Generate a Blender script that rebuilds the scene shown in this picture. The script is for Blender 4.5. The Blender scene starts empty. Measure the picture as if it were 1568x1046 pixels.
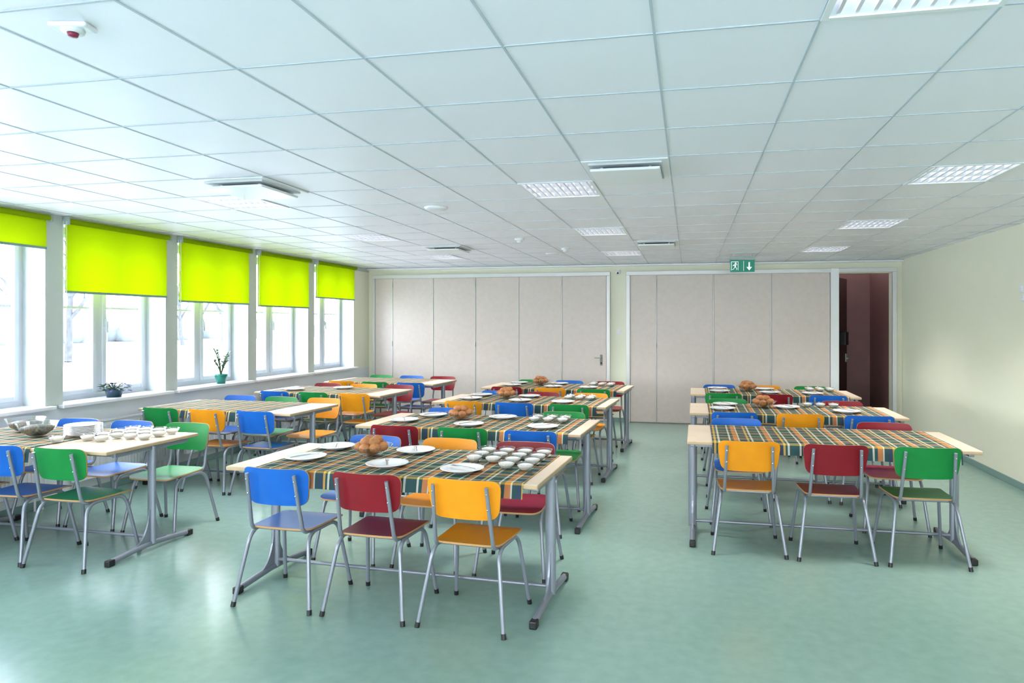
import bpy, bmesh, math, random
from mathutils import Vector, Matrix, Euler
random.seed(7)
scene = bpy.context.scene
scene.view_settings.view_transform = 'Standard'
scene.view_settings.exposure = 1.0

# ------------------------------------------------------------------ materials
def new_mat(name):
    m = bpy.data.materials.new(name); m.use_nodes = True
    nt = m.node_tree
    return m, nt, nt.nodes["Principled BSDF"]
def setin(b, k, v):
    if k in b.inputs: b.inputs[k].default_value = v
def mat(name, col, rough=0.5, metal=0.0, spec=0.5, noise=0.0, nscale=8.0, bump=0.0, bscale=60.0, emit=None, es=0.0):
    m, nt, b = new_mat(name)
    setin(b, "Base Color", (*col, 1)); setin(b, "Roughness", rough); setin(b, "Metallic", metal)
    setin(b, "Specular IOR Level", spec)
    tc = nt.nodes.new("ShaderNodeTexCoord")
    if noise > 0:
        n = nt.nodes.new("ShaderNodeTexNoise"); n.inputs["Scale"].default_value = nscale; n.inputs["Detail"].default_value = 5
        nt.links.new(tc.outputs["Object"], n.inputs["Vector"])
        r = nt.nodes.new("ShaderNodeValToRGB")
        r.color_ramp.elements[0].position = 0.3; r.color_ramp.elements[1].position = 0.7
        r.color_ramp.elements[0].color = (*[c*(1-noise) for c in col], 1)
        r.color_ramp.elements[1].color = (*[min(1, c*(1+noise)) for c in col], 1)
        nt.links.new(n.outputs["Fac"], r.inputs["Fac"]); nt.links.new(r.outputs["Color"], b.inputs["Base Color"])
    if bump > 0:
        n2 = nt.nodes.new("ShaderNodeTexNoise"); n2.inputs["Scale"].default_value = bscale
        nt.links.new(tc.outputs["Object"], n2.inputs["Vector"])
        bp = nt.nodes.new("ShaderNodeBump"); bp.inputs["Strength"].default_value = bump; bp.inputs["Distance"].default_value = 0.01
        nt.links.new(n2.outputs["Fac"], bp.inputs["Height"]); nt.links.new(bp.outputs["Normal"], b.inputs["Normal"])
    if emit:
        setin(b, "Emission Color", (*emit, 1)); setin(b, "Emission Strength", es)
    return m

M = {}
M['ceiling'] = mat("ceiling_tile_white", (0.93, 0.905, 0.965), 0.42, noise=0.006, nscale=3, spec=0.38)
M['grid'] = mat("ceiling_grid_grey", (0.52, 0.57, 0.63), 0.5)
M['wall'] = mat("wall_cream_paint", (0.86, 0.84, 0.68), 0.6, noise=0.015, nscale=2, bump=0.05)
M['wallwhite'] = mat("wall_white_paint", (0.76, 0.78, 0.80), 0.5, noise=0.015, nscale=2)
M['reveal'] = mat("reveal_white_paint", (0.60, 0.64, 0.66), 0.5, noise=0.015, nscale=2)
M['pier'] = mat("pier_pale_green_paint", (0.55, 0.59, 0.53), 0.6, noise=0.02, nscale=3)
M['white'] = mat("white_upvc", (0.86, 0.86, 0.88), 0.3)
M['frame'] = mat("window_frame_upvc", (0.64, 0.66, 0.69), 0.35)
M['trimw'] = mat("trim_pale_aluminium", (0.70, 0.69, 0.68), 0.35, metal=0.2)
M['panel'] = mat("partition_beige_laminate", (0.67, 0.57, 0.52), 0.36, noise=0.03, nscale=14)
M['seam'] = mat("partition_seam_dark", (0.24, 0.22, 0.21), 0.6)
M['steel'] = mat("grey_painted_steel", (0.27, 0.29, 0.34), 0.32, metal=0.4)
M['black'] = mat("black_plastic", (0.012, 0.012, 0.014), 0.4)
M['wood'] = mat("pale_beech_laminate", (0.72, 0.58, 0.43), 0.35, noise=0.05, nscale=5)
M['woodedge'] = mat("beech_edge_band", (0.50, 0.36, 0.22), 0.4, noise=0.06, nscale=20)
M['ply'] = mat("plywood_edge", (0.50, 0.28, 0.11), 0.5)
M['blue'] = mat("chair_blue_lacquer", (0.010, 0.12, 0.50), 0.38, noise=0.06, nscale=10, spec=0.3)
M['red'] = mat("chair_dark_red_lacquer", (0.22, 0.008, 0.016), 0.38, noise=0.06, nscale=10, spec=0.3)
M['orange'] = mat("chair_orange_lacquer", (0.82, 0.30, 0.008), 0.40, noise=0.05, nscale=10, spec=0.3)
M['green'] = mat("chair_green_lacquer", (0.008, 0.22, 0.045), 0.38, noise=0.06, nscale=10, spec=0.3)
M['plate'] = mat("white_porcelain", (0.84, 0.84, 0.84), 0.15)
M['bread'] = mat("bread_crust", (0.40, 0.16, 0.05), 0.6, noise=0.35, nscale=18, bump=0.3)
M['cream'] = mat("white_cream_dessert", (0.84, 0.82, 0.77), 0.5, noise=0.05, nscale=60, bump=0.3)
M['salad'] = mat("dark_salad", (0.10, 0.09, 0.07), 0.5, noise=0.6, nscale=60, bump=0.5)
M['chrome'] = mat("cutlery_steel", (0.6, 0.6, 0.62), 0.2, metal=1.0)
M['potg'] = mat("green_glazed_pot", (0.01, 0.18, 0.13), 0.25)
M['potd'] = mat("dark_blue_pot", (0.02, 0.06, 0.09), 0.3)
M['leaf'] = mat("plant_leaf", (0.03, 0.09, 0.03), 0.5, noise=0.3, nscale=20)
M['flower'] = mat("violet_flowers", (0.12, 0.06, 0.25), 0.6, noise=0.3, nscale=30)
M['stem'] = mat("plant_stem", (0.08, 0.12, 0.04), 0.6)
M['maroon'] = mat("maroon_wall", (0.22, 0.10, 0.095), 0.5, noise=0.05, nscale=4)
M['darkbrown'] = mat("dark_brown_door", (0.045, 0.020, 0.018), 0.45, noise=0.1, nscale=6)
M['exit'] = mat("exit_green", (0.0, 0.22, 0.14), 0.4, emit=(0.0, 0.30, 0.18), es=0.08)
M['exitw'] = mat("exit_white", (0.85, 0.9, 0.88), 0.4, emit=(0.8, 0.9, 0.85), es=0.25)
M['greyp'] = mat("grey_housing", (0.38, 0.45, 0.43), 0.4)
M['redled'] = mat("red_detector_base", (0.25, 0.02, 0.06), 0.3)
M['tube'] = mat("fluorescent_tube", (0.9, 0.9, 0.95), 0.4, emit=(0.95, 0.95, 1.0), es=2.2)
M['louver'] = mat("louver_aluminium", (0.86, 0.86, 0.92), 0.3, metal=0.35)
M['slot'] = mat("diffuser_slot_shadow", (0.60, 0.62, 0.65), 0.6)
M['skirt'] = mat("baseboard_linoleum", (0.20, 0.32, 0.29), 0.4)
M['bark'] = mat("tree_bark", (0.052, 0.055, 0.060), 0.9, noise=0.3, nscale=4)
M['ground'] = mat("outdoor_snowy_lawn", (0.66, 0.71, 0.73), 0.9, noise=0.2, nscale=0.25)
M['hedge'] = mat("distant_hedge", (0.10, 0.115, 0.12), 0.9, noise=0.3, nscale=0.8)

# floor: marbled linoleum
m, nt, b = new_mat("floor_green_linoleum"); M['floor'] = m
tc = nt.nodes.new("ShaderNodeTexCoord"); n = nt.nodes.new("ShaderNodeTexNoise")
n.inputs["Scale"].default_value = 14; n.inputs["Detail"].default_value = 4
r = nt.nodes.new("ShaderNodeValToRGB")
r.color_ramp.elements[0].position = 0.2; r.color_ramp.elements[1].position = 0.8
r.color_ramp.elements[0].color = (0.205, 0.325, 0.275, 1); r.color_ramp.elements[1].color = (0.250, 0.375, 0.322, 1)
nt.links.new(tc.outputs["Object"], n.inputs["Vector"]); nt.links.new(n.outputs["Fac"], r.inputs["Fac"])
nt.links.new(r.outputs["Color"], b.inputs["Base Color"]); setin(b, "Roughness", 0.24)

# roller blind fabric
m = bpy.data.materials.new("roller_blind_chartreuse"); m.use_nodes = True; nt = m.node_tree; nt.nodes.clear()
o = nt.nodes.new("ShaderNodeOutputMaterial"); mx = nt.nodes.new("ShaderNodeMixShader")
d = nt.nodes.new("ShaderNodeBsdfDiffuse"); t = nt.nodes.new("ShaderNodeBsdfTranslucent")
d.inputs["Color"].default_value = (0.42, 0.58, 0.01, 1); t.inputs["Color"].default_value = (0.245, 0.325, 0.0, 1)
mx.inputs[0].default_value = 0.45
nt.links.new(d.outputs[0], mx.inputs[1]); nt.links.new(t.outputs[0], mx.inputs[2]); nt.links.new(mx.outputs[0], o.inputs[0])
M['blind'] = m
# thin clear glass
def thin_glass(name, col, k, rough=0.02):
    m = bpy.data.materials.new(name); m.use_nodes = True; nt = m.node_tree; nt.nodes.clear()
    o = nt.nodes.new("ShaderNodeOutputMaterial"); mx = nt.nodes.new("ShaderNodeMixShader")
    tr = nt.nodes.new("ShaderNodeBsdfTransparent"); gl = nt.nodes.new("ShaderNodeBsdfGlossy")
    tr.inputs["Color"].default_value = (*col, 1); gl.inputs["Roughness"].default_value = rough
    mx.inputs[0].default_value = k
    nt.links.new(tr.outputs[0], mx.inputs[1]); nt.links.new(gl.outputs[0], mx.inputs[2]); nt.links.new(mx.outputs[0], o.inputs[0])
    return m
M['pane'] = thin_glass("window_glass", (0.97, 0.99, 1.0), 0.05)
M['glass'] = thin_glass("tableware_glass", (0.97, 0.98, 0.98), 0.16, 0.05)

# plaid cloth
def plaid():
    m, nt, b = new_mat("plaid_cotton_cloth")
    setin(b, "Roughness", 0.85); setin(b, "Specular IOR Level", 0.2)
    tc = nt.nodes.new("ShaderNodeTexCoord"); sp = nt.nodes.new("ShaderNodeSeparateXYZ")
    nt.links.new(tc.outputs["Object"], sp.inputs[0])
    G = (0.020, 0.070, 0.055); C = (0.62, 0.60, 0.50); O = (0.58, 0.20, 0.035); Y = (0.60, 0.36, 0.05); N = (0.030, 0.048, 0.08)
    def ramp(axis, period, stops, off):
        mm = nt.nodes.new("ShaderNodeMath"); mm.operation = 'MULTIPLY_ADD'
        nt.links.new(sp.outputs[axis], mm.inputs[0]); mm.inputs[1].default_value = 1/period; mm.inputs[2].default_value = off
        fr = nt.nodes.new("ShaderNodeMath"); fr.operation = 'FRACT'; nt.links.new(mm.outputs[0], fr.inputs[0])
        rp = nt.nodes.new("ShaderNodeValToRGB"); rp.color_ramp.interpolation = 'CONSTANT'
        el = rp.color_ramp.elements
        el[0].position = 0; el[0].color = (*stops[0][1], 1)
        el[1].position = stops[1][0]; el[1].color = (*stops[1][1], 1)
        for p, c in stops[2:]:
            e = el.new(p); e.color = (*c, 1)
        nt.links.new(fr.outputs[0], rp.inputs[0]); return rp
    st = [(0, G), (0.28, C), (0.33, G), (0.42, O), (0.56, C), (0.60, G), (0.70, N), (0.82, Y), (0.88, G), (0.94, C)]
    rx = ramp(0, 0.24, st, 0.1); ry = ramp(1, 0.26, st, 0.45)
    mix = nt.nodes.new("ShaderNodeMix"); mix.data_type = 'RGBA'; mix.inputs[0].default_value = 0.42
    nt.links.new(rx.outputs[0], mix.inputs[6]); nt.links.new(ry.outputs[0], mix.inputs[7])
    nt.links.new(mix.outputs[2], b.inputs["Base Color"])
    n = nt.nodes.new("ShaderNodeTexNoise"); n.inputs["Scale"].default_value = 12
    nt.links.new(tc.outputs["Object"], n.inputs["Vector"])
    bp = nt.nodes.new("ShaderNodeBump"); bp.inputs["Strength"].default_value = 0.3; bp.inputs["Distance"].default_value = 0.01
    nt.links.new(n.outputs["Fac"], bp.inputs["Height"]); nt.links.new(bp.outputs["Normal"], b.inputs["Normal"])
    return m
M['plaid'] = plaid()

# ------------------------------------------------------------------ mesh builder
class MB:
    def __init__(s): s.v = []; s.f = []; s.m = []; s.s = []; s.mats = []
    def mi(s, key):
        if key not in s.mats: s.mats.append(key)
        return s.mats.index(key)
    def add(s, vs, fs, key, smooth=False, mtx=None):
        o = len(s.v); k = s.mi(key)
        s.v += [(mtx @ Vector(p)) if mtx else Vector(p) for p in vs]
        for f in fs:
            s.f.append([i+o for i in f]); s.m.append(k); s.s.append(smooth)
    def box(s, c0, c1, key, bev=0, mtx=None, seg=2):
        x0, y0, z0 = [min(a, b) for a, b in zip(c0, c1)]; x1, y1, z1 = [max(a, b) for a, b in zip(c0, c1)]
        if bev <= 0:
            vs = [(x0,y0,z0),(x1,y0,z0),(x1,y1,z0),(x0,y1,z0),(x0,y0,z1),(x1,y0,z1),(x1,y1,z1),(x0,y1,z1)]
            s.add(vs, [(0,3,2,1),(4,5,6,7),(0,1,5,4),(1,2,6,5),(2,3,7,6),(3,0,4,7)], key, False, mtx)
        else:
            bm = bmesh.new(); bmesh.ops.create_cube(bm, size=1)
            for v in bm.verts:
                v.co = Vector(((x0+x1)/2+v.co.x*(x1-x0), (y0+y1)/2+v.co.y*(y1-y0), (z0+z1)/2+v.co.z*(z1-z0)))
            bmesh.ops.bevel(bm, geom=bm.edges[:], offset=bev, segments=seg, profile=0.5, affect='EDGES')
            bm.verts.index_update()
            s.add([v.co.copy() for v in bm.verts], [[v.index for v in f.verts] for f in bm.faces], key, False, mtx)
            bm.free()
    def tube(s, pts, r, key, n=8, cap=True, sx=1.0, mtx=None, r2=None):
        P = [Vector(p) for p in pts]; rings = []; vs = []
        t = (P[1]-P[0]).normalized(); up = Vector((0,0,1)) if abs(t.z) < 0.9 else Vector((1,0,0))
        a = t.cross(up).normalized(); bb = t.cross(a).normalized()
        for i, p in enumerate(P):
            if i == 0: tt = (P[1]-P[0]).normalized()
            elif i == len(P)-1: tt = (P[-1]-P[-2]).normalized()
            else: tt = ((P[i+1]-P[i]).normalized()+(P[i]-P[i-1]).normalized()).normalized()
            a = (a - tt*a.dot(tt)).normalized(); bb = tt.cross(a).normalized()
            rr = r if r2 is None else r+(r2-r)*i/(len(P)-1)
            for j in range(n):
                th = 2*math.pi*j/n
                vs.append(p + a*math.cos(th)*rr*sx + bb*math.sin(th)*rr)
        fs = []
        for i in range(len(P)-1):
            for j in range(n):
                fs.append((i*n+j, i*n+(j+1)%n, (i+1)*n+(j+1)%n, (i+1)*n+j))
        s.add(vs, fs, key, True, mtx)
        if cap:
            s.add(vs[:n], [list(range(n))[::-1]], key, False, mtx); s.add(vs[-n:], [list(range(n))], key, False, mtx)
    def lathe(s, prof, key, n=24, c=(0,0,0), mtx=None, smooth=True):
        vs = []; fs = []
        for (r, z) in prof:
            for j in range(n):
                th = 2*math.pi*j/n; vs.append((c[0]+r*math.cos(th), c[1]+r*math.sin(th), c[2]+z))
        for i in range(len(prof)-1):
            for j in range(n):
                fs.append((i*n+j, i*n+(j+1)%n, (i+1)*n+(j+1)%n, (i+1)*n+j))
        s.add(vs, fs, key, smooth, mtx)
    def ball(s, c, r, key, n=10, mtx=None):
        prof_v = []; fs = []
        rx, ry, rz = r if hasattr(r, '__len__') else (r, r, r)
        for i in range(n+1):
            ph = math.pi*i/n
            for j in range(n*2):
                th = math.pi*j/n
                prof_v.append((c[0]+rx*math.sin(ph)*math.cos(th), c[1]+ry*math.sin(ph)*math.sin(th), c[2]-rz*math.cos(ph)))
        w = n*2
        for i in range(n):
            for j in range(w):
                fs.append((i*w+j, i*w+(j+1)%w, (i+1)*w+(j+1)%w, (i+1)*w+j))
        s.add(prof_v, fs, key, True, mtx)
    def slab(s, bound, func, key, edgekey, rings=(0.35, 0.7, 0.9, 1.0), mtx=None):
        n = len(bound)
        cx = sum(p[0] for p in bound)/n; cy = sum(p[1] for p in bound)/n
        for side in (0, 1):
            vs = [func(cx, cy, side)]; fs = []
            for k in rings:
                for p in bound: vs.append(func(cx+(p[0]-cx)*k, cy+(p[1]-cy)*k, side))
            for j in range(n): fs.append((0, 1+j, 1+(j+1)%n))
            for i in range(len(rings)-1):
                for j in range(n):
                    fs.append((1+i*n+j, 1+(i+1)*n+j, 1+(i+1)*n+(j+1)%n, 1+i*n+(j+1)%n))
            if side: fs = [f[::-1] for f in fs]
            s.add(vs, fs, key, True, mtx)
        vs = [func(p[0], p[1], 0) for p in bound]+[func(p[0], p[1], 1) for p in bound]
        s.add(vs, [(j, j+n, (j+1)%n+n, (j+1)%n) for j in range(n)], edgekey, True, mtx)
    def mesh(s, name):
        me = bpy.data.meshes.new(name)
        me.from_pydata([tuple(v) for v in s.v], [], s.f)
        for k in s.mats: me.materials.append(M[k])
        me.polygons.foreach_set("material_index", s.m); me.polygons.foreach_set("use_smooth", s.s)
        me.update(); return me
    def obj(s, name, loc=(0,0,0), rot=0):
        return place(s.mesh(name), name, loc, rot)
def place(me, name, loc=(0,0,0), rot=0, scale=1, rx=0, ry=0):
    ob = bpy.data.objects.new(name, me); scene.collection.objects.link(ob)
    ob.location = loc; ob.rotation_euler = (rx, ry, rot)
    ob.scale = (scale,)*3 if not hasattr(scale, '__len__') else scale
    return ob
def fillet(pts, rad, n=5):
    P = [Vector(p) for p in pts]; out = [P[0]]
    for i in range(1, len(P)-1):
        a = (P[i-1]-P[i]); c = (P[i+1]-P[i]); r = min(rad, a.length*0.48, c.length*0.48)
        p0 = P[i]+a.normalized()*r; p1 = P[i]+c.normalized()*r
        for k in range(n+1):
            t = k/n; out.append(p0*(1-t)**2+P[i]*2*t*(1-t)+p1*t*t)
    out.append(P[-1]); return out
def rrect(pts, r, n=5):
    out = []; N = len(pts); P = [Vector(p) for p in pts]
    for i in range(N):
        a = P[i-1]-P[i]; c = P[(i+1) % N]-P[i]; rr = min(r, a.length*0.48, c.length*0.48)
        p0 = P[i]+a.normalized()*rr; p1 = P[i]+c.normalized()*rr
        for k in range(n+1):
            t = k/n; q = p0*(1-t)**2+P[i]*2*t*(1-t)+p1*t*t; out.append((q.x, q.y))
    res = []
    for i, p in enumerate(out):
        q = out[(i+1) % len(out)]; res.append(p)
        L = math.dist(p, q); k = int(L/0.06)
        for j in range(1, k+1): res.append((p[0]+(q[0]-p[0])*j/(k+1), p[1]+(q[1]-p[1])*j/(k+1)))
    return res

# ------------------------------------------------------------------ room
XL, XR, YB, YF, ZC = -5.7, 3.25, 11.5, -2.2, 2.65
GX0, GX, GY0, GY = -0.117, 0.54, 2.375, 0.583
fl = MB(); fl.box((XL-0.02, YF-0.1, -0.1), (XR+0.1, YB+1.6, 0), 'floor'); fl.obj("floor")

lum_cols = [-0.927, 1.773, -3.627]; lum_rows = [5.0, 7.33, 9.66]
lums = [(x, y) for x in lum_cols for y in lum_rows]+[(0.693, 2.083), (-1.467, -0.25), (-4.167, 0.333)]
ac = [(-0.387, 4.417), (-0.387, 8.50), (-3.087, 4.417), (-3.087, 8.50)]
xs = [XL]; k = math.ceil((XL-GX0)/GX)
while GX0+k*GX < XR: xs.append(GX0+k*GX); k += 1
xs.append(XR)
ys = [YF]; k = math.ceil((YF-GY0)/GY)
while GY0+k*GY < YB: ys.append(GY0+k*GY); k += 1
ys.append(YB)
ce = MB()
for i in range(len(xs)-1):
    for j in range(len(ys)-1):
        cx = (xs[i]+xs[i+1])/2; cy = (ys[j]+ys[j+1])/2
        if any(abs(cx-l[0]) < 0.2 and abs(cy-l[1]) < 0.2 for l in lums): continue
        ce.add([(xs[i], ys[j], ZC), (xs[i+1], ys[j], ZC), (xs[i+1], ys[j+1], ZC), (xs[i], ys[j+1], ZC)], [(0,3,2,1)], 'ceiling')
ce.obj("ceiling")
rf = MB(); rf.box((XL-0.4, YF-0.3, ZC+0.2), (XR+0.2, YB+1.6, ZC+0.3), 'ceiling'); rf.obj("roof_slab")
gr = MB(); w = 0.0045
for x in xs[1:-1]: gr.box((x-w, YF, ZC-0.003), (x+w, YB, ZC+0.004), 'grid')
for y in ys[1:-1]: gr.box((XL, y-w, ZC-0.0032), (XR, y+w, ZC+0.0038), 'grid')
gr.obj("ceiling_grid")

# left wall with windows
wins = [5.31+1.447*i for i in range(-5, 4)]
WW = 1.28; SILL = 0.90; HEAD = 2.58
wl = MB(); T = 0.36
wl.box((XL-T, YF-0.2, -0.1), (XL, YB+0.2, SILL-0.03), 'wallwhite')
wl.box((XL-T, YF-0.2, HEAD), (XL, YB+0.2, ZC+0.2), 'pier')
prev = YF-0.2
for y in wins:
    wl.box((XL-T, prev, SILL-0.03), (XL, y, HEAD), 'pier'); prev = y+WW
wl.box((XL-T, prev, SILL-0.03), (XL, YB+0.2, HEAD), 'wall')
wl.obj("wall_left")
bl_bot = {0: 2.34, 1: 1.955, 2: 1.915, 3: 1.90, 4: 2.07}
for i, y in enumerate(wins):
    wv = MB(); X0 = XL-0.32; X1 = XL-0.25; y0, y1 = y, y+WW
    z0, z1 = SILL, HEAD; f = 0.05
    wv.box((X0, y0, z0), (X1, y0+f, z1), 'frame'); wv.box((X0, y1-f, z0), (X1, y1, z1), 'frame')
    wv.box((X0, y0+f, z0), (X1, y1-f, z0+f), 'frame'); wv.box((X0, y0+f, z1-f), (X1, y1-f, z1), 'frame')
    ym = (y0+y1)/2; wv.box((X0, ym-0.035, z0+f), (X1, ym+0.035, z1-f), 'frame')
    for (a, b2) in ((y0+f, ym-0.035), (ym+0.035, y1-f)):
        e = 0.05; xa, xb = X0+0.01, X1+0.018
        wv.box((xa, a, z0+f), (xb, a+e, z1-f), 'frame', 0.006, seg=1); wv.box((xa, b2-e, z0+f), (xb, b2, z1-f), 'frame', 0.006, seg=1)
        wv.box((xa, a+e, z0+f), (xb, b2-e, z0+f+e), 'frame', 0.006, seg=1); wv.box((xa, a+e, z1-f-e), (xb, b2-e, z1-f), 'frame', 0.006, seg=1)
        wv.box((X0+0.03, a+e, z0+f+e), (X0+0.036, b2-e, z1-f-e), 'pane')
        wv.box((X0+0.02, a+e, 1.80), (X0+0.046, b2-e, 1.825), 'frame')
    hx = X1+0.018
    wv.box((hx, ym+0.05, 1.62), (hx+0.015, ym+0.075, 1.70), 'frame', 0.004)
    wv.box((hx+0.015, ym+0.053, 1.56), (hx+0.035, ym+0.072, 1.68), 'frame', 0.005)
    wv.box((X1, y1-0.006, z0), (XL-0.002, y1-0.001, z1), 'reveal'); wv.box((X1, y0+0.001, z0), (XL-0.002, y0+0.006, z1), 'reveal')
    wv.obj("window_%d" % (i+1))
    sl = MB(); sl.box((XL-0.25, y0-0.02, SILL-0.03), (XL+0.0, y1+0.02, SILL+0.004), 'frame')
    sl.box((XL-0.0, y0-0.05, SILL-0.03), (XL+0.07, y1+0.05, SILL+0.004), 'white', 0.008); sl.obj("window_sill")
    zb = bl_bot.get(i-4, 1.95)
    bb = MB(); bx = XL+0.018
    bb.tube([(XL+0.045, y0+0.01, 2.605), (XL+0.045, y1-0.01, 2.605)], 0.026, 'blind', 12)
    bb.box((XL+0.002, y0-0.005, 2.57), (XL+0.075, y0+0.008, 2.64), 'greyp'); bb.box((XL+0.002, y1-0.008, 2.57), (XL+0.075, y1+0.005, 2.64), 'greyp')
    bb.add([(bx, y0+0.012, zb), (bx, y1-0.012, zb), (bx, y1-0.012, 2.60), (bx, y0+0.012, 2.60)], [(0,1,2,3)], 'blind')
    bb.box((bx-0.008, y0+0.01, zb-0.018), (bx+0.008, y1-0.01, zb+0.004), 'skirt', 0.003, seg=1)
    for dy in (0.0, 0.035):
        bb.tube([(XL+0.06, y0-0.05+dy, 2.60), (XL+0.06, y0-0.05+dy, 1.25)], 0.0022, 'white', 5)
    bb.tube(fillet([(XL+0.06, y0-0.05, 1.25), (XL+0.06, y0-0.0325, 1.22), (XL+0.06, y0-0.015, 1.25)], 0.02), 0.0022, 'white', 5)
    bb.obj("roller_blind")
    rd = MB(); rx0, rx1 = XL+0.03, XL+0.085; ra, rb = y0+0.06, y1-0.06
    rd.box((rx0, ra, 0.16), (rx1-0.01, rb, 0.70), 'white', 0.008)
    nrib = 30
    for q in range(nrib):
        yy = ra+0.02+(rb-ra-0.04)*q/(nrib-1)
        rd.box((rx1-0.012, yy-0.010, 0.20), (rx1, yy+0.010, 0.66), 'white', 0.004, seg=1)
    rd.box((rx0-0.0, ra, 0.695), (rx1, rb, 0.71), 'white')
    rd.tube([(rx0+0.03, rb-0.03, 0.17), (rx0+0.03, rb-0.03, 0.0)], 0.009, 'white')
    rd.tube([(rx0+0.03, rb-0.10, 0.17), (rx0+0.03, rb-0.10, 0.0)], 0.009, 'white')
    rd.box((XL+0.003, ra+0.2, 0.3), (rx0, ra+0.24, 0.5), 'white'); rd.box((XL+0.003, rb-0.24, 0.3), (rx0, rb-0.2, 0.5), 'white')
    rd.obj("radiator")
    L = bpy.data.lights.new("window_daylight_portal", 'AREA'); L.shape = 'RECTANGLE'; L.size = HEAD-SILL; L.size_y = WW
    L.cycles.is_portal = True
    lo = bpy.data.objects.new("window_daylight_portal", L); scene.collection.objects.link(lo)
    lo.location = (XL-T-0.02, (y0+y1)/2, (SILL+HEAD)/2); lo.rotation_euler = (0, -math.pi/2, 0)

# right wall
wr = MB(); wr.box((XR, YF-0.2, -0.1), (XR+0.2, YB+0.2, ZC+0.2), 'wall'); wr.obj("wall_right")
br = MB(); br.box((XR-0.012, YF, 0), (XR, YB, 0.07), 'skirt', 0.003, seg=1); br.obj("baseboard_right")
b2_ = MB(); b2_.box((XL, YF, 0), (XL+0.012, YB, 0.07), 'skirt', 0.003, seg=1); b2_.obj("baseboard_left")

# rear wall behind the viewpoint; its unseen windows are added for fill light
wf = MB()
rw = [(-5.0, -3.4), (-2.9, -1.3), (-0.8, 0.8), (1.3, 2.9)]
wf.box((XL-0.2, YF-0.3, -0.1), (XR+0.2, YF, 0.9), 'wall'); wf.box((XL-0.2, YF-0.3, 2.45), (XR+0.2, YF, ZC+0.2), 'wall')
prev = XL-0.2
for a, c in rw: wf.box((prev, YF-0.3, 0.9), (a, YF, 2.45), 'wall'); prev = c
wf.box((prev, YF-0.3, 0.9), (XR+0.2, YF, 2.45), 'wall'); wf.obj("wall_rear")
for i, (a, c) in enumerate(rw):
    q = MB()
    for (u0, u1, v0, v1) in ((a, a+0.06, 0.9, 2.45), (c-0.06, c, 0.9, 2.45), (a+0.06, c-0.06, 0.9, 0.96), (a+0.06, c-0.06, 2.39, 2.45), ((a+c)/2-0.04, (a+c)/2+0.04, 0.96, 2.39)):
        q.box((u0, YF-0.26, v0), (u1, YF-0.18, v1), 'white')
    q.box((a+0.06, YF-0.225, 0.96), ((a+c)/2-0.04, YF-0.22, 2.39), 'pane'); q.box(((a+c)/2+0.04, YF-0.225, 0.96), (c-0.06, YF-0.22, 2.39), 'pane')
    q.obj("window_%d" % (len(wins)+1+i))
    L = bpy.data.lights.new("window_daylight_portal", 'AREA'); L.shape = 'RECTANGLE'; L.size = c-a; L.size_y = 1.55  # guides sky light through the added rear windows
    L.cycles.is_portal = True
    lo = bpy.data.objects.new("window_daylight_portal", L); scene.collection.objects.link(lo)
    lo.location = ((a+c)/2, YF-0.32, 1.675); lo.rotation_euler = (math.pi/2, 0, 0)

# back wall
PT = 2.47; DX0, DX1 = 2.31, 3.10
wb = MB()
wb.box((XL-0.3, YB, -0.1), (DX0, YB+0.15, ZC+0.2), 'wall'); wb.box((DX1, YB, -0.1), (XR+0.2, YB+0.15, ZC+0.2), 'wall')
wb.box((DX0, YB, PT-0.02), (DX1, YB+0.15, ZC+0.2), 'wall'); wb.obj("wall_back")
al = MB()
al.box((DX0-0.1, YB+1.3, -0.1), (DX1+0.1, YB+1.4, ZC+0.1), 'maroon')
al.box((DX0-0.1, YB+0.15, -0.1), (DX0, YB+1.3, ZC+0.1), 'darkbrown'); al.box((DX1, YB+0.15, -0.1), (DX1+0.1, YB+1.3, ZC+0.1), 'maroon')
al.obj("wall_alcove")
dr = MB()
dm = Matrix.Translation((DX0+0.05, YB+0.35, 0)) @ Matrix.Rotation(math.radians(66), 4, 'Z')
dr.box((0, 0, 0.01), (0.75, 0.04, 2.42), 'darkbrown', 0.004, dm); dr.box((0.62, -0.015, 1.0), (0.70, 0.0, 1.14), 'greyp', 0.003, dm)
dr.box((0.56, -0.05, 1.05), (0.68, -0.03, 1.075), 'greyp', 0.006, dm)
dr.box((0.1, -0.12, 1.30), (0.32, 0.0, 1.52), 'black', 0.01, dm)
dr.obj("door_1")

def partition(name, edges, handle=None):
    p = MB()
    for a, c in zip(edges[:-1], edges[1:]):
        p.box((a+0.006, YB-0.055, 0.015), (c-0.006, YB-0.006, PT-0.01), 'panel', 0.004, seg=1)
        p.box((a-0.004, YB-0.060, 0.015), (a+0.007, YB-0.03, PT-0.01), 'trimw')
        p.box((a+0.007, YB-0.0555, 0.015), (a+0.015, YB-0.03, PT-0.01), 'seam')
    p.box((edges[0], YB-0.05, 0), (edges[-1], YB-0.01, 0.015), 'seam')
    for e in edges[1:-1:2]:
        for z in (0.35, 1.25, 2.3): p.tube([(e, YB-0.064, z), (e, YB-0.064, z+0.09)], 0.008, 'trimw', 6)
    if handle:
        x = handle
        p.box((x-0.02, YB-0.063, 0.95), (x+0.02, YB-0.053, 1.13), 'seam', 0.003)
        p.tube(fillet([(x, YB-0.06, 1.08), (x, YB-0.11, 1.08), (x-0.11, YB-0.11, 1.08)], 0.02), 0.009, 'greyp')
        p.lathe([(0.0, -0.002), (0.014, -0.002), (0.014, 0.004), (0, 0.004)], 'black', 12, mtx=Matrix.Translation((x, YB-0.063, 0.99)) @ Matrix.Rotation(math.pi/2, 4, 'X'))
    return p.obj(name)
partition("folding_partition", [-5.56, -5.22, -4.45, -3.67, -2.89, -2.13, -1.36], handle=-1.45)
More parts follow.
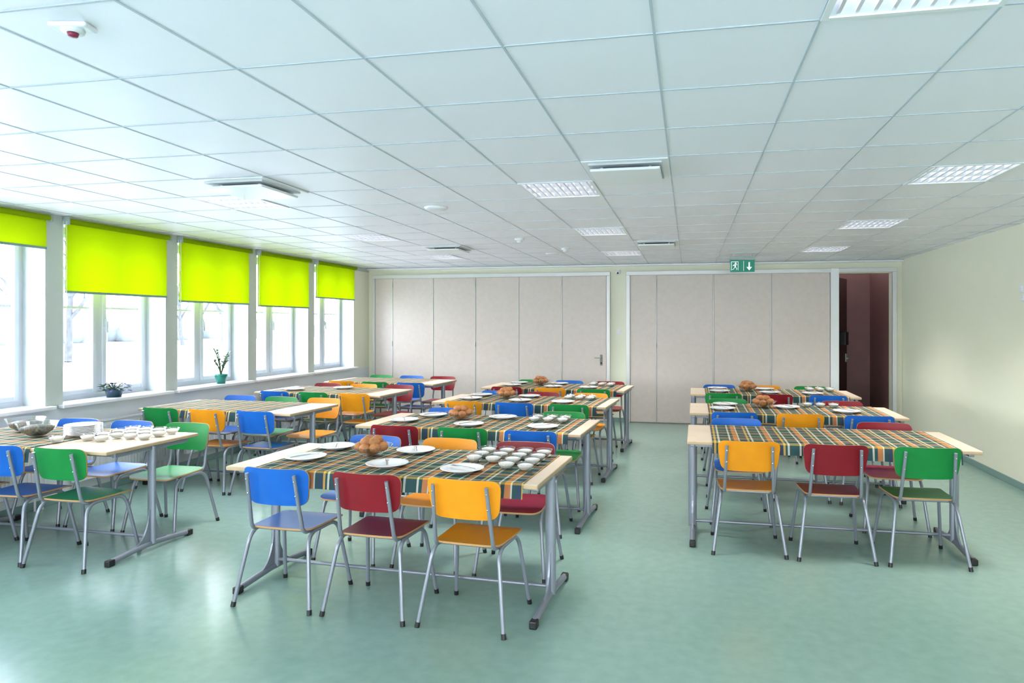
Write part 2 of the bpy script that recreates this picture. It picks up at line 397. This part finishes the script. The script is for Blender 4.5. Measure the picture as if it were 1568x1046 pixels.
partition("folding_partition", [-0.97, -0.535, 0.387, 1.29, 2.19])
tn = 0
def trim(c0, c1, key='trimw', bev=0.004):
    global tn; tn += 1
    t = MB(); t.box(c0, c1, key, bev, seg=1); t.obj("trim_%d" % tn)
trim((-5.60, YB-0.075, PT-0.01), (-1.30, YB, PT+0.055)); trim((-1.36, YB-0.075, 0), (-1.30, YB, PT-0.01)); trim((-5.60, YB-0.075, 0), (-5.56, YB, PT-0.01))
trim((-1.03, YB-0.075, PT-0.01), (2.19, YB, PT+0.055)); trim((-1.03, YB-0.075, 0), (-0.97, YB, PT-0.01)); trim((2.19, YB-0.10, 0), (2.31, YB+0.12, PT+0.055), 'white')
trim((2.31, YB-0.075, PT-0.01), (3.16, YB, PT+0.055)); trim((3.10, YB-0.075, 0), (3.16, YB, PT-0.01))
trim((-5.7, YB-0.10, ZC-0.035), (3.25, YB, ZC-0.006), 'white')
bb_ = MB(); bb_.box((-1.30, YB-0.012, 0), (-1.03, YB, 0.07), 'skirt'); bb_.obj("baseboard_back")

# switches
def switch(loc, rot, n=1, name="light_switch"):
    s = MB()
    for k in range(n):
        x = (k-(n-1)/2)*0.085
        s.box((x-0.04, -0.010, -0.04), (x+0.04, 0, 0.04), 'white', 0.005); s.box((x-0.026, -0.016, -0.026), (x+0.026, -0.008, 0.026), 'white', 0.003)
        s.box((x-0.026, -0.0165, -0.001), (x+0.026, -0.0155, 0.001), 'slot')
    s.obj(name, loc, rot)
switch((-1.165, YB, 1.52), 0, 1)
switch((XR, 7.55, 2.0), -math.pi/2, 2, "wall_socket")
switch((XR, 7.55, 1.91), -math.pi/2, 1, "wall_socket")
sc = MB(); sc.box((-0.035, -0.01, -0.02), (0.035, 0.06, 0.04), 'white', 0.008); sc.ball((0, -0.03, -0.01), 0.035, 'white'); sc.ball((0, -0.052, -0.02), 0.018, 'black')
sc.obj("security_camera", (-1.165, YB-0.07, 2.52))

# luminaires
lm = MB(); hx, hy = GX/2, GY/2
for (a, b3, c, d3) in ((-hx, -hy, hx, -hy+0.022), (-hx, hy-0.022, hx, hy), (-hx, -hy+0.022, -hx+0.022, hy-0.022), (hx-0.022, -hy+0.022, hx, hy-0.022)):
    lm.box((a, b3, -0.008), (c, d3, 0.07), 'white')
lm.box((-hx, -hy, 0.07), (hx, hy, 0.08), 'white')
iy = hy-0.022; n_l = 3
for k in range(n_l):
    ya = -iy+2*iy*k/n_l; yb = -iy+2*iy*(k+1)/n_l; ym = (ya+yb)/2
    lm.add([(-hx+.022, ya, -0.002), (hx-.022, ya, -0.002), (hx-.022, ya+0.05, 0.055), (-hx+.022, ya+0.05, 0.055)], [(0,1,2,3)], 'louver')
    lm.add([(-hx+.022, yb, -0.002), (hx-.022, yb, -0.002), (hx-.022, yb-0.05, 0.055), (-hx+.022, yb-0.05, 0.055)], [(0,1,2,3)], 'louver')
    lm.tube([(-hx+.03, ym, 0.040), (hx-.03, ym, 0.040)], 0.015, 'tube', 8)
nb = 9
for k in range(nb):
    x = -hx+0.022+(2*hx-0.044)*(k+0.5)/nb
    lm.add([(x-0.006, -iy, -0.001), (x+0.006, -iy, -0.001), (x+0.002, -iy, 0.024), (x-0.002, -iy, 0.024), (x-0.006, iy, -0.001), (x+0.006, iy, -0.001), (x+0.002, iy, 0.024), (x-0.002, iy, 0.024)],
           [(0,1,5,4), (1,2,6,5), (3,0,4,7)], 'louver')
lme = lm.mesh("recessed_louver_light")
for (x, y) in lums:
    place(lme, "recessed_louver_light", (x, y, ZC))
    L = bpy.data.lights.new("luminaire_light", 'AREA'); L.shape = 'RECTANGLE'; L.size = 0.48; L.size_y = 0.52; L.energy = 9.5 if y > 3 else 4.5; L.color = (1.0, 0.96, 0.96)
    L.spread = math.radians(105)   # added fill under unlit-looking fixtures; narrow cone hides it from the camera
    lo = bpy.data.objects.new("luminaire_light", L); scene.collection.objects.link(lo); lo.location = (x, y, ZC-0.012)

# air diffusers
am = MB()
am.box((-hx+0.004, -hy+0.004, -0.012), (hx-0.004, hy-0.004, 0.0), 'white', 0.005, seg=1)
am.box((-0.225, -0.235, -0.022), (0.225, 0.235, -0.012), 'slot')
am.box((-0.215, -0.225, -0.058), (0.215, 0.225, -0.040), 'white', 0.006)
for sx in (-1, 1):
    for sy in (-1, 1): am.box((sx*0.15-0.008, sy*0.15-0.008, -0.042), (sx*0.15+0.008, sy*0.15+0.008, -0.02), 'white')
ame = am.mesh("ceiling_air_diffuser")
for (x, y) in ac: place(ame, "ceiling_air_diffuser", (x, y, ZC))

sd = MB(); sd.lathe([(0, 0), (0.058, 0), (0.058, -0.014), (0.05, -0.02), (0.036, -0.022), (0.032, -0.042), (0.022, -0.05), (0, -0.05)], 'white', 24)
sdm = sd.mesh("smoke_detector")
place(sdm, "smoke_detector", (-1.95, 7.78, ZC)); place(sdm, "smoke_detector", (-1.6, 8.9, ZC))
sd2 = MB(); sd2.box((-0.065, -0.035, -0.018), (0.065, 0.035, 0), 'white', 0.008); sd2.lathe([(0, -0.016), (0.036, -0.016), (0.034, -0.026), (0, -0.028)], 'white', 24)
sd2.lathe([(0.0, -0.028), (0.018, -0.028), (0.014, -0.040), (0, -0.042)], 'redled', 16); sd2.obj("smoke_detector", (-2.02, 1.92, ZC), 0.2)
v = MB(); v.lathe([(0, 0), (0.10, 0), (0.10, -0.006), (0.085, -0.018), (0.05, -0.022), (0, -0.022)], 'white', 28)
vm = v.mesh("ceiling_vent_disc")
place(vm, "ceiling_vent_disc", (-2.13, 5.55, ZC)); place(vm, "ceiling_vent_disc", (-1.9, 9.5, ZC))

# exit sign
ex = MB()
ex.box((-0.18, -0.035, -0.055), (0.18, 0.035, -0.0), 'greyp', 0.006)
ex.box((-0.17, -0.008, -0.225), (0.17, 0.008, -0.055), 'exit', 0.002)
yf = -0.0095
def q2(pts): ex.add([(a, yf, c) for a, c in pts], [list(range(len(pts)))], 'exitw')
q2([(0.02-0.005, -0.21), (0.02+0.0, -0.21), (0.02, -0.07), (0.015, -0.07)])
q2([(-0.155, -0.075), (-0.055, -0.075), (-0.055, -0.082), (-0.148, -0.082), (-0.148, -0.20), (-0.155, -0.20)])
q2([(-0.062, -0.082), (-0.055, -0.082), (-0.055, -0.20), (-0.062, -0.20)])
q2([(-0.093+0.013*math.cos(t*math.pi/6), -0.100+0.013*math.sin(t*math.pi/6)) for t in range(12)])
q2([(-0.112, -0.115), (-0.085, -0.115), (-0.090, -0.158), (-0.108, -0.158)])
q2([(-0.112, -0.115), (-0.106, -0.125), (-0.130, -0.140), (-0.135, -0.132)])
q2([(-0.087, -0.115), (-0.068, -0.128), (-0.066, -0.122), (-0.082, -0.112)])
q2([(-0.108, -0.155), (-0.100, -0.155), (-0.118, -0.185), (-0.14, -0.195), (-0.142, -0.187), (-0.124, -0.180)])
q2([(-0.100, -0.155), (-0.090, -0.155), (-0.070, -0.175), (-0.078, -0.198), (-0.085, -0.196), (-0.080, -0.178)])
q2([(0.085, -0.085), (0.105, -0.085), (0.105, -0.155), (0.085, -0.155)])
q2([(0.095, -0.205), (0.055, -0.155), (0.135, -0.155)])
ex.tube([(-0.12, 0, 0), (-0.12, 0, 0.03)], 0.006, 'white'); ex.tube([(0.12, 0, 0), (0.12, 0, 0.03)], 0.006, 'white')
ex.obj("exit_sign", (0.75, 10.15, ZC-0.03))

# ------------------------------------------------------------------ chairs
def chair_mesh(col):
    c = MB()
    for s in (-1, 1):
        path = fillet([(s*0.250, -0.255, 0.012), (s*0.190, -0.175, 0.432), (s*0.190, 0.135, 0.432), (s*0.235, 0.215, 0.012)], 0.085, 6)
        c.tube(path, 0.0118, 'steel', 8)
        c.tube([(s*0.2520, -0.258, 0.0), (s*0.2485, -0.253, 0.028)], 0.0145, 'black', 8)
        c.tube([(s*0.2360, 0.217, 0.0), (s*0.2335, 0.212, 0.028)], 0.0145, 'black', 8)
        bp_ = fillet([(s*0.170, 0.06, 0.436), (s*0.170, -0.195, 0.436), (s*0.155, -0.262, 0.785)], 0.05, 6)
        c.tube(bp_, 0.0112, 'steel', 8)
        for z in (0.665, 0.75):
            y = -0.262+(0.785-z)*0.19-0.010
            c.ball((s*0.157, y, z), 0.006, 'chrome', 4)
    for y in (-0.12, 0.08):
        c.tube([(-0.19, y, 0.430), (0.19, y, 0.430)], 0.010, 'steel', 8)
    bound = rrect([(-0.190, -0.195), (0.190, -0.195), (0.210, 0.215), (-0.210, 0.215)], 0.075, 5)
    def sf(a, b_, side):
        z = 0.458+0.10*a*a*0.6 - 0.006*math.cos(b_*6)
        if b_ > 0.12: z -= (b_-0.12)**2*1.8
        if b_ < -0.13: z += (b_+0.13)**2*1.2
        return (a, b_, z - (0.011 if side else 0))
    c.slab(bound, sf, col, 'ply')
    bound = rrect([(-0.194, 0.595), (0.194, 0.595), (0.221, 0.815), (-0.221, 0.815)], 0.062, 5)
    def bf(a, z, side):
        y = -0.262+(0.785-z)*0.19+0.011 + a*a*0.90
        return (a, y+(0.0 if side else 0.010), z)
    c.slab(bound, bf, col, 'ply')
    return c.mesh("dining_chair_"+col)
CM = {k: chair_mesh(k) for k in ('blue', 'red', 'orange', 'green')}

# ------------------------------------------------------------------ tables
TH = 0.79; TW = 0.84
def table_mesh(L):
    t = MB(); hl = L/2; hw = TW/2; IN = 0.038
    t.box((-hl, -hw, TH-0.026), (hl, hw, TH-0.001), 'woodedge', 0.006)
    t.box((-hl+0.003, -hw+0.003, TH-0.010), (hl-0.003, hw-0.003, TH), 'wood', 0.003, seg=1)
    for s in (-1, 1):
        x = s*(hl-IN)
        col = [(x, 0, 0.05), (x, 0, TH-0.03)]
        t.tube(col, 0.032, 'steel', 12, sx=0.6)
        t.box((x-0.018, -0.33, TH-0.058), (x+0.018, 0.33, TH-0.027), 'steel', 0.006)
        foot = [(x, -0.345, 0.028), (x, -0.20, 0.040), (x, -0.05, 0.052), (x, 0.05, 0.052), (x, 0.20, 0.040), (x, 0.345, 0.028)]
        t.tube(foot, 0.020, 'steel', 10, sx=1.0)
        for e in (-1, 1):
            t.box((x-0.022, e*0.33, 0.0), (x+0.022, e*0.385, 0.045), 'black', 0.008)
            pts = []
            for k in range(9):
                q = k/8; pts.append((0.025+0.15*(1-math.cos(q*math.pi/2))*1.0, 0.30-0.245*math.sin(q*math.pi/2)))
            vs = []; n = len(pts)
            for xo in (x-0.006, x+0.006):
                vs += [(xo, e*p[0], p[1]) for p in pts]+[(xo, 0, 0.055), (xo, 0, 0.30)]
            N = n+2
            fs = [list(range(N)), list(range(N, 2*N))[::-1]]+[(j, (j+1) % N, (j+1) % N+N, j+N) for j in range(N)]
            t.add(vs, fs, 'steel')
    t.tube([(-hl+IN, 0, 0.095), (hl-IN, 0, 0.095)], 0.012, 'steel', 8)
    for y in (-0.27, 0.27): t.box((-hl+0.06, y-0.012, TH-0.062), (hl-0.06, y+0.012, TH-0.027), 'steel')
    return t.mesh("dining_table")
def cloth_mesh(x0, x1, seed):
    rnd = random.Random(seed); c = MB(); hw = TW/2; nx = 60
    ph = rnd.random()*6
    prof = [(-hw-0.010, -0.085), (-hw-0.009, -0.045), (-hw-0.006, -0.008), (-hw+0.004, 0.003)]+[(-hw+0.004+(2*hw-0.008)*k/10, 0.003) for k in range(1, 10)]+[(hw-0.004, 0.003), (hw+0.006, -0.008), (hw+0.009, -0.045), (hw+0.010, -0.085)]
    vs = []
    for i in range(nx+1):
        x = x0+(x1-x0)*i/nx
        for j, (y, z) in enumerate(prof):
            out = 0
            if z < -0.02: out = (0.5+0.5*math.sin(x*23+ph)*math.cos(x*9+ph*2))*0.016*(-z/0.085)
            zz = z
            if z < -0.06: zz = z - 0.012*math.sin(x*3+ph)
            if z > 0: zz = z+0.0012*math.sin(x*17+j+ph)+0.0012
            vs.append((x, y+math.copysign(out, y), TH+zz))
    n = len(prof); fs = [(i*n+j, (i+1)*n+j, (i+1)*n+j+1, i*n+j+1) for i in range(nx) for j in range(n-1)]
    c.add(vs, fs, 'plaid', True); return c.mesh("plaid_tablecloth")

p = MB(); p.lathe([(0, 0.004), (0.075, 0.004), (0.088, 0.010), (0.125, 0.020), (0.128, 0.0225), (0.124, 0.0235), (0.088, 0.0145), (0.072, 0.008), (0, 0.008)], 'plate', 32)
p.lathe([(0.06, 0.0), (0.065, 0.0), (0.068, 0.006), (0.06, 0.006)], 'plate', 32)
PLATE = p.mesh("dinner_plate")
ps = MB()
for k in range(7):
    z = k*0.011
    ps.lathe([(0, z+0.004), (0.075, z+0.004), (0.088, z+0.010), (0.125, z+0.020), (0.128, z+0.0225), (0.124, z+0.0235), (0.088, z+0.0145), (0.072, z+0.008), (0, z+0.008)], 'plate', 32)
ps.lathe([(0.06, 0.0), (0.065, 0.0), (0.068, 0.006), (0.06, 0.006)], 'plate', 32)
PSTACK = ps.mesh("plate_stack")
g = MB(); g.lathe([(0, 0.004), (0.030, 0.002), (0.032, 0), (0.034, 0.004), (0.045, 0.024), (0.054, 0.046), (0.057, 0.048), (0.0555, 0.045), (0.046, 0.026), (0.034, 0.009), (0, 0.008)], 'glass', 20)
g.lathe([(0, 0.010), (0.030, 0.010), (0.043, 0.025), (0.048, 0.034), (0.030, 0.040), (0.012, 0.043), (0, 0.043)], 'cream', 16)
DESS = g.mesh("dessert_bowl")
def bread_mesh(seed):
    rnd = random.Random(seed); b_ = MB()
    b_.lathe([(0, 0.006), (0.05, 0.003), (0.055, 0), (0.06, 0.005), (0.10, 0.035), (0.135, 0.070), (0.138, 0.073), (0.132, 0.070), (0.098, 0.040), (0.058, 0.010), (0, 0.010)], 'glass', 28)
    for k in range(7):
        a = k*2*math.pi/7; R = 0.072
        b_.ball((R*math.cos(a), R*math.sin(a), 0.062+rnd.uniform(-.004, .006)), (0.045, 0.038, 0.030), 'bread', 8)
    for k in range(4):
        a = k*2*math.pi/4+0.6; R = 0.038
        b_.ball((R*math.cos(a), R*math.sin(a), 0.098+rnd.uniform(-.004, .006)), (0.044, 0.038, 0.030), 'bread', 8)
    b_.ball((0.0, 0.0, 0.04), (0.05, 0.05, 0.035), 'bread', 8)
    return b_.mesh("bread_roll_bowl")
BREAD = bread_mesh(1)
sb = MB(); sb.lathe([(0, 0.006), (0.05, 0.003), (0.055, 0), (0.06, 0.005), (0.11, 0.045), (0.135, 0.105), (0.138, 0.108), (0.132, 0.105), (0.107, 0.048), (0.058, 0.010), (0, 0.010)], 'glass', 28)
sb.lathe([(0, 0.012), (0.056, 0.012), (0.100, 0.045), (0.112, 0.07), (0.07, 0.085), (0, 0.092)], 'salad', 20)
SALAD = sb.mesh("salad_bowl")
ck = MB(); ck.tube([(0, -0.10, 0.004), (0, -0.02, 0.006), (0, 0.03, 0.006)], 0.004, 'chrome', 6, sx=1.6)
ck.box((-0.011, 0.03, 0.004), (0.011, 0.045, 0.008), 'chrome', 0.001, seg=1)
for x in (-0.009, -0.003, 0.003, 0.009): ck.box((x-0.0015, 0.04, 0.004), (x+0.0015, 0.085, 0.007), 'chrome')
FORK = ck.mesh("fork")

def addtable(cx, cy, rot, L, front, back, cl=None, items=(), jx=0.0, fo=-0.26, bo=0.47):
    R = Matrix.Translation((cx, cy, 0)) @ Matrix.Rotation(rot, 4, 'Z')
    me = TM.setdefault(L, None) or table_mesh(L); TM[L] = me
    place(me, "dining_table", (cx, cy, 0), rot)
    if cl: place(cloth_mesh(cl[0], cl[1], int(cx*100+cy*10)), "plaid_tablecloth", (cx, cy, 0), rot)
    sp = 0.590 if L > 1.85 else 0.555
    for row, oy, rr in ((front, fo, 0), (back, bo, math.pi)):
        n = len(row)
        for k, col in enumerate(row):
            if not col: continue
            x = (k-1)*sp+jx+random.uniform(-.012, .012)
            pnt = R @ Vector((x, oy+random.uniform(-.012, .012), 0))
            place(CM[col], "dining_chair", pnt, rot+rr+random.uniform(-.04, .04))
    for it in items:
        kind, x, y = it[0], it[1], it[2]
        zt = TH+0.0065
        if not cl or x < cl[0]-0.02 or x > cl[1]+0.02: zt = TH+0.001
        pnt = R @ Vector((x, y, zt)); ra = random.uniform(0, 6)
        if kind == 'p':
            place(PLATE, "dinner_plate", pnt)
            pf = pnt+Vector((0, 0, 0.021)); place(FORK, "fork", pf, rot+random.choice((0.5, -0.6, 1.2)))
        elif kind == 'b': place(BREAD, "bread_roll_bowl", pnt, ra)
        elif kind == 'd': place(DESS, "dessert_bowl", pnt+Vector((random.uniform(-.003, .003), random.uniform(-.004, .004), 0)), ra)
        elif kind == 's': place(PSTACK, "plate_stack", pnt, ra)
        elif kind == 'S': place(SALAD, "salad_bowl", pnt, ra)
TM = {}
D8 = [('d', 0.50+0.122*(k % 3), 0.30-0.13*(k//3)) for k in range(9)]
std = [('p', -0.62, -0.14), ('p', -0.64, 0.24), ('p', -0.02, -0.20), ('p', -0.05, 0.25), ('p', 0.47, -0.22), ('b', -0.27, 0.06)]
r4 = math.radians(-3.2)
L0 = 1.96
addtable(-1.745, 4.02, r4, L0, ['blue', 'red', 'orange'], ['blue', 'orange', 'red'], (-0.78, 0.90), std+[('d', 0.44+0.125*(k % 4), 0.32-0.135*(k//4)) for k in range(12)]+[('d', 0.70, -0.10), ('d', 0.82, -0.12)], jx=0.005)
addtable(-1.78, 5.72, r4, L0, ['red', 'green', 'blue'], ['blue', None, 'green'], (-0.80, 0.88), [('p', -0.66, -0.15), ('p', -0.55, 0.22), ('p', -0.02, -0.24), ('p', 0.12, 0.24), ('p', 0.62, -0.22), ('b', -0.22, 0.08)]+[('d', 0.45+0.125*(k % 3), 0.25-0.13*(k//3)) for k in range(6)])
addtable(-1.79, 7.50, r4*1.2, L0, ['orange', 'blue', 'green'], ['blue', 'red', 'orange'], (-0.80, 0.88), std+[('d', 0.45+0.125*(k % 3), 0.25-0.13*(k//3)) for k in range(6)])
addtable(-1.76, 9.22, r4*1.2, L0, ['red', 'orange', 'green'], ['green', 'blue', 'red'], (-0.80, 0.88), std+[('d', 0.45+0.125*(k % 3), 0.25-0.13*(k//3)) for k in range(6)])
addtable(0.97, 5.52, math.radians(-0.5), L0, ['orange', 'red', 'green'], ['blue', None, 'red'], (-0.80, 0.85), [], jx=0.03)
addtable(0.99, 7.15, math.radians(-0.5), L0, ['blue', 'orange', 'blue'], ['green', None, 'red'], (-0.80, 0.85), [('p', -0.66, -0.15), ('p', -0.62, 0.22), ('p', -0.02, 0.1), ('p', 0.5, -0.15), ('b', -0.25, 0.1)]+[('d', 0.2+0.125*(k % 3), 0.25) for k in range(3)], jx=0.03)
addtable(1.00, 8.95, math.radians(-0.5), L0, ['green', 'red', 'blue'], ['blue', 'orange', 'green'], (-0.80, 0.85), std+D8[:6])
L1 = 1.78
addtable(-4.70, 4.34, math.radians(-2), L1, ['red', 'blue', 'green'], ['blue', 'blue', 'green'], (-0.80, 0.25), [('S', -0.15, -0.04), ('S', -0.46, 0.12), ('s', 0.16, 0.07)]+[('d', 0.37+0.122*(k % 4), 0.32-0.135*(k//4)) for k in range(14)]+[('d', 0.24, -0.22)])
addtable(-4.60, 6.36, math.radians(-3), L1, ['green', 'orange', 'blue'], ['blue', 'green', 'orange'], (-0.82, 0.55), [])
addtable(-4.48, 8.08, math.radians(-4), L1, ['blue', 'green', 'orange'], ['red', 'orange', 'red'], (-0.78, 0.6), [('p', -0.5, -0.15), ('p', 0.0, 0.2)])
addtable(-4.42, 9.65, math.radians(-4), L1, ['orange', 'green', 'blue'], ['green', 'blue', 'red'], (-0.78, 0.6), [])

# ------------------------------------------------------------------ plants
def potted(name, loc, kind):
    p = MB(); rnd = random.Random(3+len(kind))
    if kind == 'low':
        p.lathe([(0, 0), (0.065, 0), (0.085, 0.085), (0.09, 0.09), (0.082, 0.09), (0.078, 0.078), (0, 0.078)], 'potd', 20)
        for k in range(90):
            a = rnd.uniform(0, 6.28); r_ = rnd.uniform(0.02, 0.14); h = rnd.uniform(0.09, 0.16)-r_*0.25
            mt = Matrix.Translation((r_*math.cos(a), r_*math.sin(a), h)) @ Matrix.Rotation(a, 4, 'Z') @ Matrix.Rotation(rnd.uniform(-.5, .5), 4, 'Y')
            p.add([(-0.025, 0, 0), (0, -0.016, 0.006), (0.03, 0, -0.004), (0, 0.016, 0.006)], [(0,1,2,3)], 'leaf' if rnd.random() < 0.65 else 'flower', True, mt)
            if k % 4 == 0: p.tube([(0, 0, 0.07), (r_*math.cos(a), r_*math.sin(a), h)], 0.003, 'stem', 5)
    else:
        p.lathe([(0, 0), (0.05, 0), (0.071, 0.09), (0.075, 0.10), (0.075, 0.118), (0.067, 0.118), (0.063, 0.10), (0, 0.10)], 'potg', 20)
        for k in range(7):
            a = k*1.1+0.3; r_ = 0.05+0.02*(k % 3); h = 0.20+0.05*(k % 4)
            path = [Vector((0, 0, 0.09)), Vector((r_*0.4*math.cos(a), r_*0.4*math.sin(a), 0.09+h*0.45)), Vector((r_*math.cos(a), r_*math.sin(a), 0.09+h*0.8)), Vector((r_*1.7*math.cos(a), r_*1.7*math.sin(a), 0.09+h))]
            p.tube(fillet(path, 0.04), 0.007, 'stem', 6)
            for q in range(8):
                c0 = path[1].lerp(path[3], q/7); mt = Matrix.Translation(c0) @ Matrix.Rotation(a+q*2.2, 4, 'Z') @ Matrix.Rotation(-0.5+rnd.uniform(-.3, .3), 4, 'Y')
                p.add([(0, 0, 0), (0.030, -0.018, 0.004), (0.068, 0, -0.002), (0.030, 0.018, 0.004)], [(0,1,2,3)], 'leaf', True, mt)
    p.obj(name, loc)
potted("potted_flower", (XL-0.06, 5.95, SILL+0.005), 'low')
potted("potted_plant", (XL-0.04, 7.55, SILL+0.005), 'tall')
potted("potted_flower", (XL-0.06, 4.45, SILL+0.005), 'low')

# ------------------------------------------------------------------ outdoors
og = MB(); og.add([(-90, -60, -0.5), (XL-0.5, -60, -0.5), (XL-0.5, 90, -0.5), (-90, 90, -0.5)], [(0,1,2,3)], 'ground')
og.add([(XL-0.5, -60, -0.5), (40, -60, -0.5), (40, YF-0.6, -0.5), (XL-0.5, YF-0.6, -0.5)], [(0,1,2,3)], 'ground'); og.obj("outdoor_ground")
def tree_mesh(seed):
    rnd = random.Random(seed); t = MB()
    def br_(p0, d, L, r_, lev):
        pts = [p0]; dd = d.copy()
        for k in range(4):
            dd = (dd+Vector((rnd.uniform(-.14, .14), rnd.uniform(-.14, .14), 0.03))).normalized(); pts.append(pts[-1]+dd*L/4)
        t.tube(pts, r_, 'bark', 7 if lev < 2 else 4, cap=False, r2=r_*0.55)
        if lev >= 4: return
        for k in range(4 if lev else 6):
            q = pts[1+rnd.randrange(1, 4)]
            a = rnd.uniform(0, 6.28); s = rnd.uniform(0.5, 0.95)
            nd = (dd+Vector((math.cos(a)*s, math.sin(a)*s, rnd.uniform(-.1, .4)))).normalized()
            br_(q, nd, L*rnd.uniform(0.5, 0.7), r_*0.5, lev+1)
    br_(Vector((0, 0, -0.5)), Vector((0, 0, 1)), 5.0, 0.22, 0)
    return t.mesh("bare_tree")
tms = [tree_mesh(s) for s in (1, 2)]
for k, (x, y) in enumerate([(-27, 20), (-34, 32), (-40, 50), (-30, 40), (-44, 38), (-36, 24), (-50, 60)]):
    place(tms[k % 2], "bare_tree", (x, y, 0), k*1.3, 0.9+0.05*(k % 4))
hd = MB()
rnd = random.Random(5)
for k in range(60):
    hd.ball((-70+rnd.uniform(-3, 3), -20+k*2.2, 0.2+rnd.uniform(-.3, .5)), (3, 2.6, 1.6+rnd.uniform(-.5, .9)), 'hedge', 5)
hd.obj("hedge_row")

# ------------------------------------------------------------------ world & camera
W = bpy.data.worlds.new("World"); scene.world = W; W.use_nodes = True
nt = W.node_tree; bg = nt.nodes["Background"]
tcw = nt.nodes.new("ShaderNodeTexCoord"); sx = nt.nodes.new("ShaderNodeSeparateXYZ"); rp = nt.nodes.new("ShaderNodeValToRGB")
nt.links.new(tcw.outputs["Generated"], sx.inputs[0]); nt.links.new(sx.outputs["Z"], rp.inputs[0])
rp.color_ramp.elements[0].position = 0.0; rp.color_ramp.elements[0].color = (0.98, 0.98, 1.0, 1)
rp.color_ramp.elements[1].position = 0.7; rp.color_ramp.elements[1].color = (0.76, 0.85, 1.0, 1)
nt.links.new(rp.outputs[0], bg.inputs["Color"]); bg.inputs["Strength"].default_value = 9.0

cd = bpy.data.cameras.new("camera"); co = bpy.data.objects.new("camera", cd); scene.collection.objects.link(co)
co.location = (0, 0, 1.65); co.rotation_euler = (math.pi/2, 0, math.atan(212/1045))
cd.sensor_width = 36; cd.lens = 1045/1568*36; cd.shift_x = -59/1568; cd.shift_y = -27/1568
cd.clip_start = 0.05; cd.clip_end = 300
scene.camera = co
